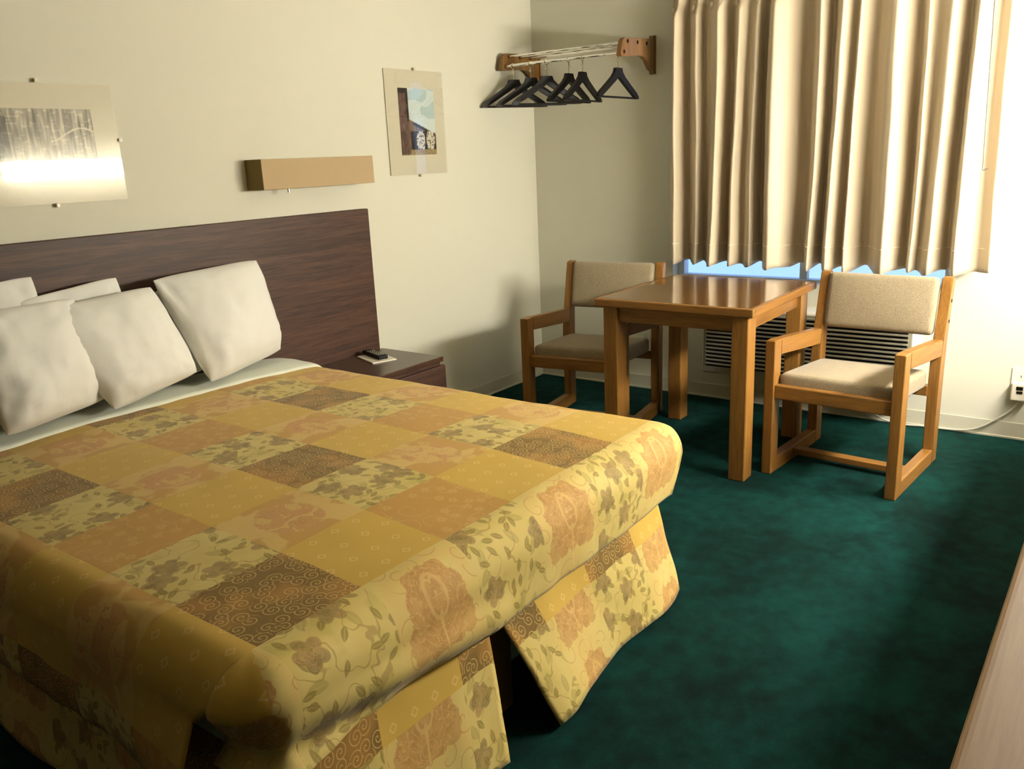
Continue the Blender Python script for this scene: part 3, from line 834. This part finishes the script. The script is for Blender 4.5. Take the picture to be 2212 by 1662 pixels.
# ------------------------------------------------------------------ outlet, plug, cord
ou = thing('wall_outlet', 'ivory wall outlet low on the wall right of the armchair', 'outlet', (0, -2.655, .268))
b = BM(); box(b, -.006, 0, -.045, .045, -.06, .07, .002); obj('cover_plate', b, M_white_plastic, ou)
for z in (.03, -.028):
    b = BM(); box(b, -.0075, -.0058, -.018, .018, z-.015, z+.015, .001); so = obj('socket_face', b, M_white_plastic, ou)
    for y in (-.007, .007):
        b = BM(); box(b, -.0085, -.0072, y-.0015, y+.0015, z-.004, z+.007); obj('slot', b, M_slot, so)
pl = thing('power_plug', 'bulky grey-ivory power plug in the wall outlet, with buttons and a hanging cord', 'plug', (-.008, -.0+-2.652, .236))
b = BM(); box(b, -.042, 0, -.034, .034, -.042, .04, .008, 3); obj('plug_body', b, M_white_plastic, pl)
b = BM(); box(b, -.0445, -.041, -.012, .014, .010, .026, .001); obj('button', b, M_black, pl)
b = BM(); box(b, -.0445, -.041, -.012, .012, -.006, .005, .001); obj('button', b, M_black, pl)
b = BM()
raw = [(-.02, -2.65, .20), (-.02, -2.645, .172), (-.02, -2.615, .13), (-.02, -2.566, .085), (-.021, -2.51, .042), (-.022, -2.448, .018), (-.02, -2.36, .008), (-.022, -2.27, .008), (-.04, -2.18, .008), (-.05, -2.10, .02), (-.045, -2.02, .05), (-.04, -1.93, .06), (-.04, -1.86, .09), (-.05, -1.82, .16), (-.06, -1.80, .205)]
pts = []
for i in range(len(raw)-1):
    P0, P1, P2, P3 = [Vector(raw[max(0, min(len(raw)-1, i+k))]) for k in (-1, 0, 1, 2)]
    for k in range(6):
        t = k/6; pts.append(.5*((2*P1)+(-P0+P2)*t+(2*P0-5*P1+4*P2-P3)*t*t+(-P0+3*P1-3*P2+P3)*t**3))
tube(b, [p-Vector((-.008, -2.652, .236)) for p in pts], .0045, 10); obj('cord', b, M_cord, pl, True)

# ------------------------------------------------------------------ dresser along the opposite wall
ds = thing('dresser', 'long light tan laminate dresser whose edge shows at the lower right', 'dresser', (-2.15, -3.125, 0))
b = BM(); box(b, -1.75, 1.75, -.215, .205, .715, .75, .012, 4); obj('top', b, M_dresser, ds)
b = BM(); box(b, -1.73, 1.73, -.21, .175, .06, .715, .003); obj('body', b, M_dresser, ds)
b = BM(); box(b, -1.70, 1.70, -.19, .14, 0, .06); obj('plinth', b, M_black, ds)
for i in range(4):
    for j in range(3):
        x0 = -1.71+i*.86; z0 = .08+j*.21
        b = BM(); box(b, x0+.01, x0+.84, .176, .194, z0, z0+.198, .004); d = obj('drawer_front', b, M_dresser, ds)
        b = BM(); tube(b, [(x0+.33, .204, z0+.1), (x0+.53, .204, z0+.1)], .006, 8)
        for q in (.34, .52): tube(b, [(x0+q, .194, z0+.1), (x0+q, .206, z0+.1)], .005, 8)
        obj('handle', b, M_brass, d)

# ------------------------------------------------------------------ daylight outside
wd = bpy.data.worlds.new('sky'); bpy.context.scene.world = wd; wd.use_nodes = True
nt = wd.node_tree; bg = nt.nodes['Background']
tc = nt.nodes.new('ShaderNodeTexCoord'); n = nt.nodes.new('ShaderNodeTexNoise'); n.inputs['Scale'].default_value = 3; n.inputs['Detail'].default_value = 2
mx = nt.nodes.new('ShaderNodeMix'); mx.data_type = 'RGBA'; mx.inputs[6].default_value = (.16, .36, .86, 1); mx.inputs[7].default_value = (.42, .62, 1, 1)
nt.links.new(tc.outputs['Generated'], n.inputs[0]); nt.links.new(n.outputs[0], mx.inputs[0]); nt.links.new(mx.outputs[2], bg.inputs[0]); bg.inputs[1].default_value = .8

# ------------------------------------------------------------------ camera
px, py, pz = -4.29988334, -3.01024586, 1.35375893
yaw, pit, rol, F = math.radians(37.22797659), math.radians(-15.13409893), math.radians(-2.56929466), 1803.6183
fw = Vector((math.cos(yaw)*math.cos(pit), math.sin(yaw)*math.cos(pit), math.sin(pit)))
r = fw.cross(Vector((0, 0, 1))).normalized(); u = r.cross(fw)
r2 = r*math.cos(rol)+u*math.sin(rol); u2 = -r*math.sin(rol)+u*math.cos(rol)
M = Matrix((r2, u2, -fw)).transposed().to_4x4(); M.translation = (px, py, pz)
cd = bpy.data.cameras.new('camera'); cam = bpy.data.objects.new('camera', cd); C.objects.link(cam)
cam.matrix_world = M; cd.sensor_fit = 'HORIZONTAL'; cd.sensor_width = 36; cd.lens = F*36/2212; cd.clip_start = .02
sc = bpy.context.scene; sc.camera = cam
vs_ = sc.view_settings; vs_.view_transform = 'Standard'; vs_.look = 'None'; vs_.gamma = 1; vs_.use_curve_mapping = False
vs_.exposure = 1.2
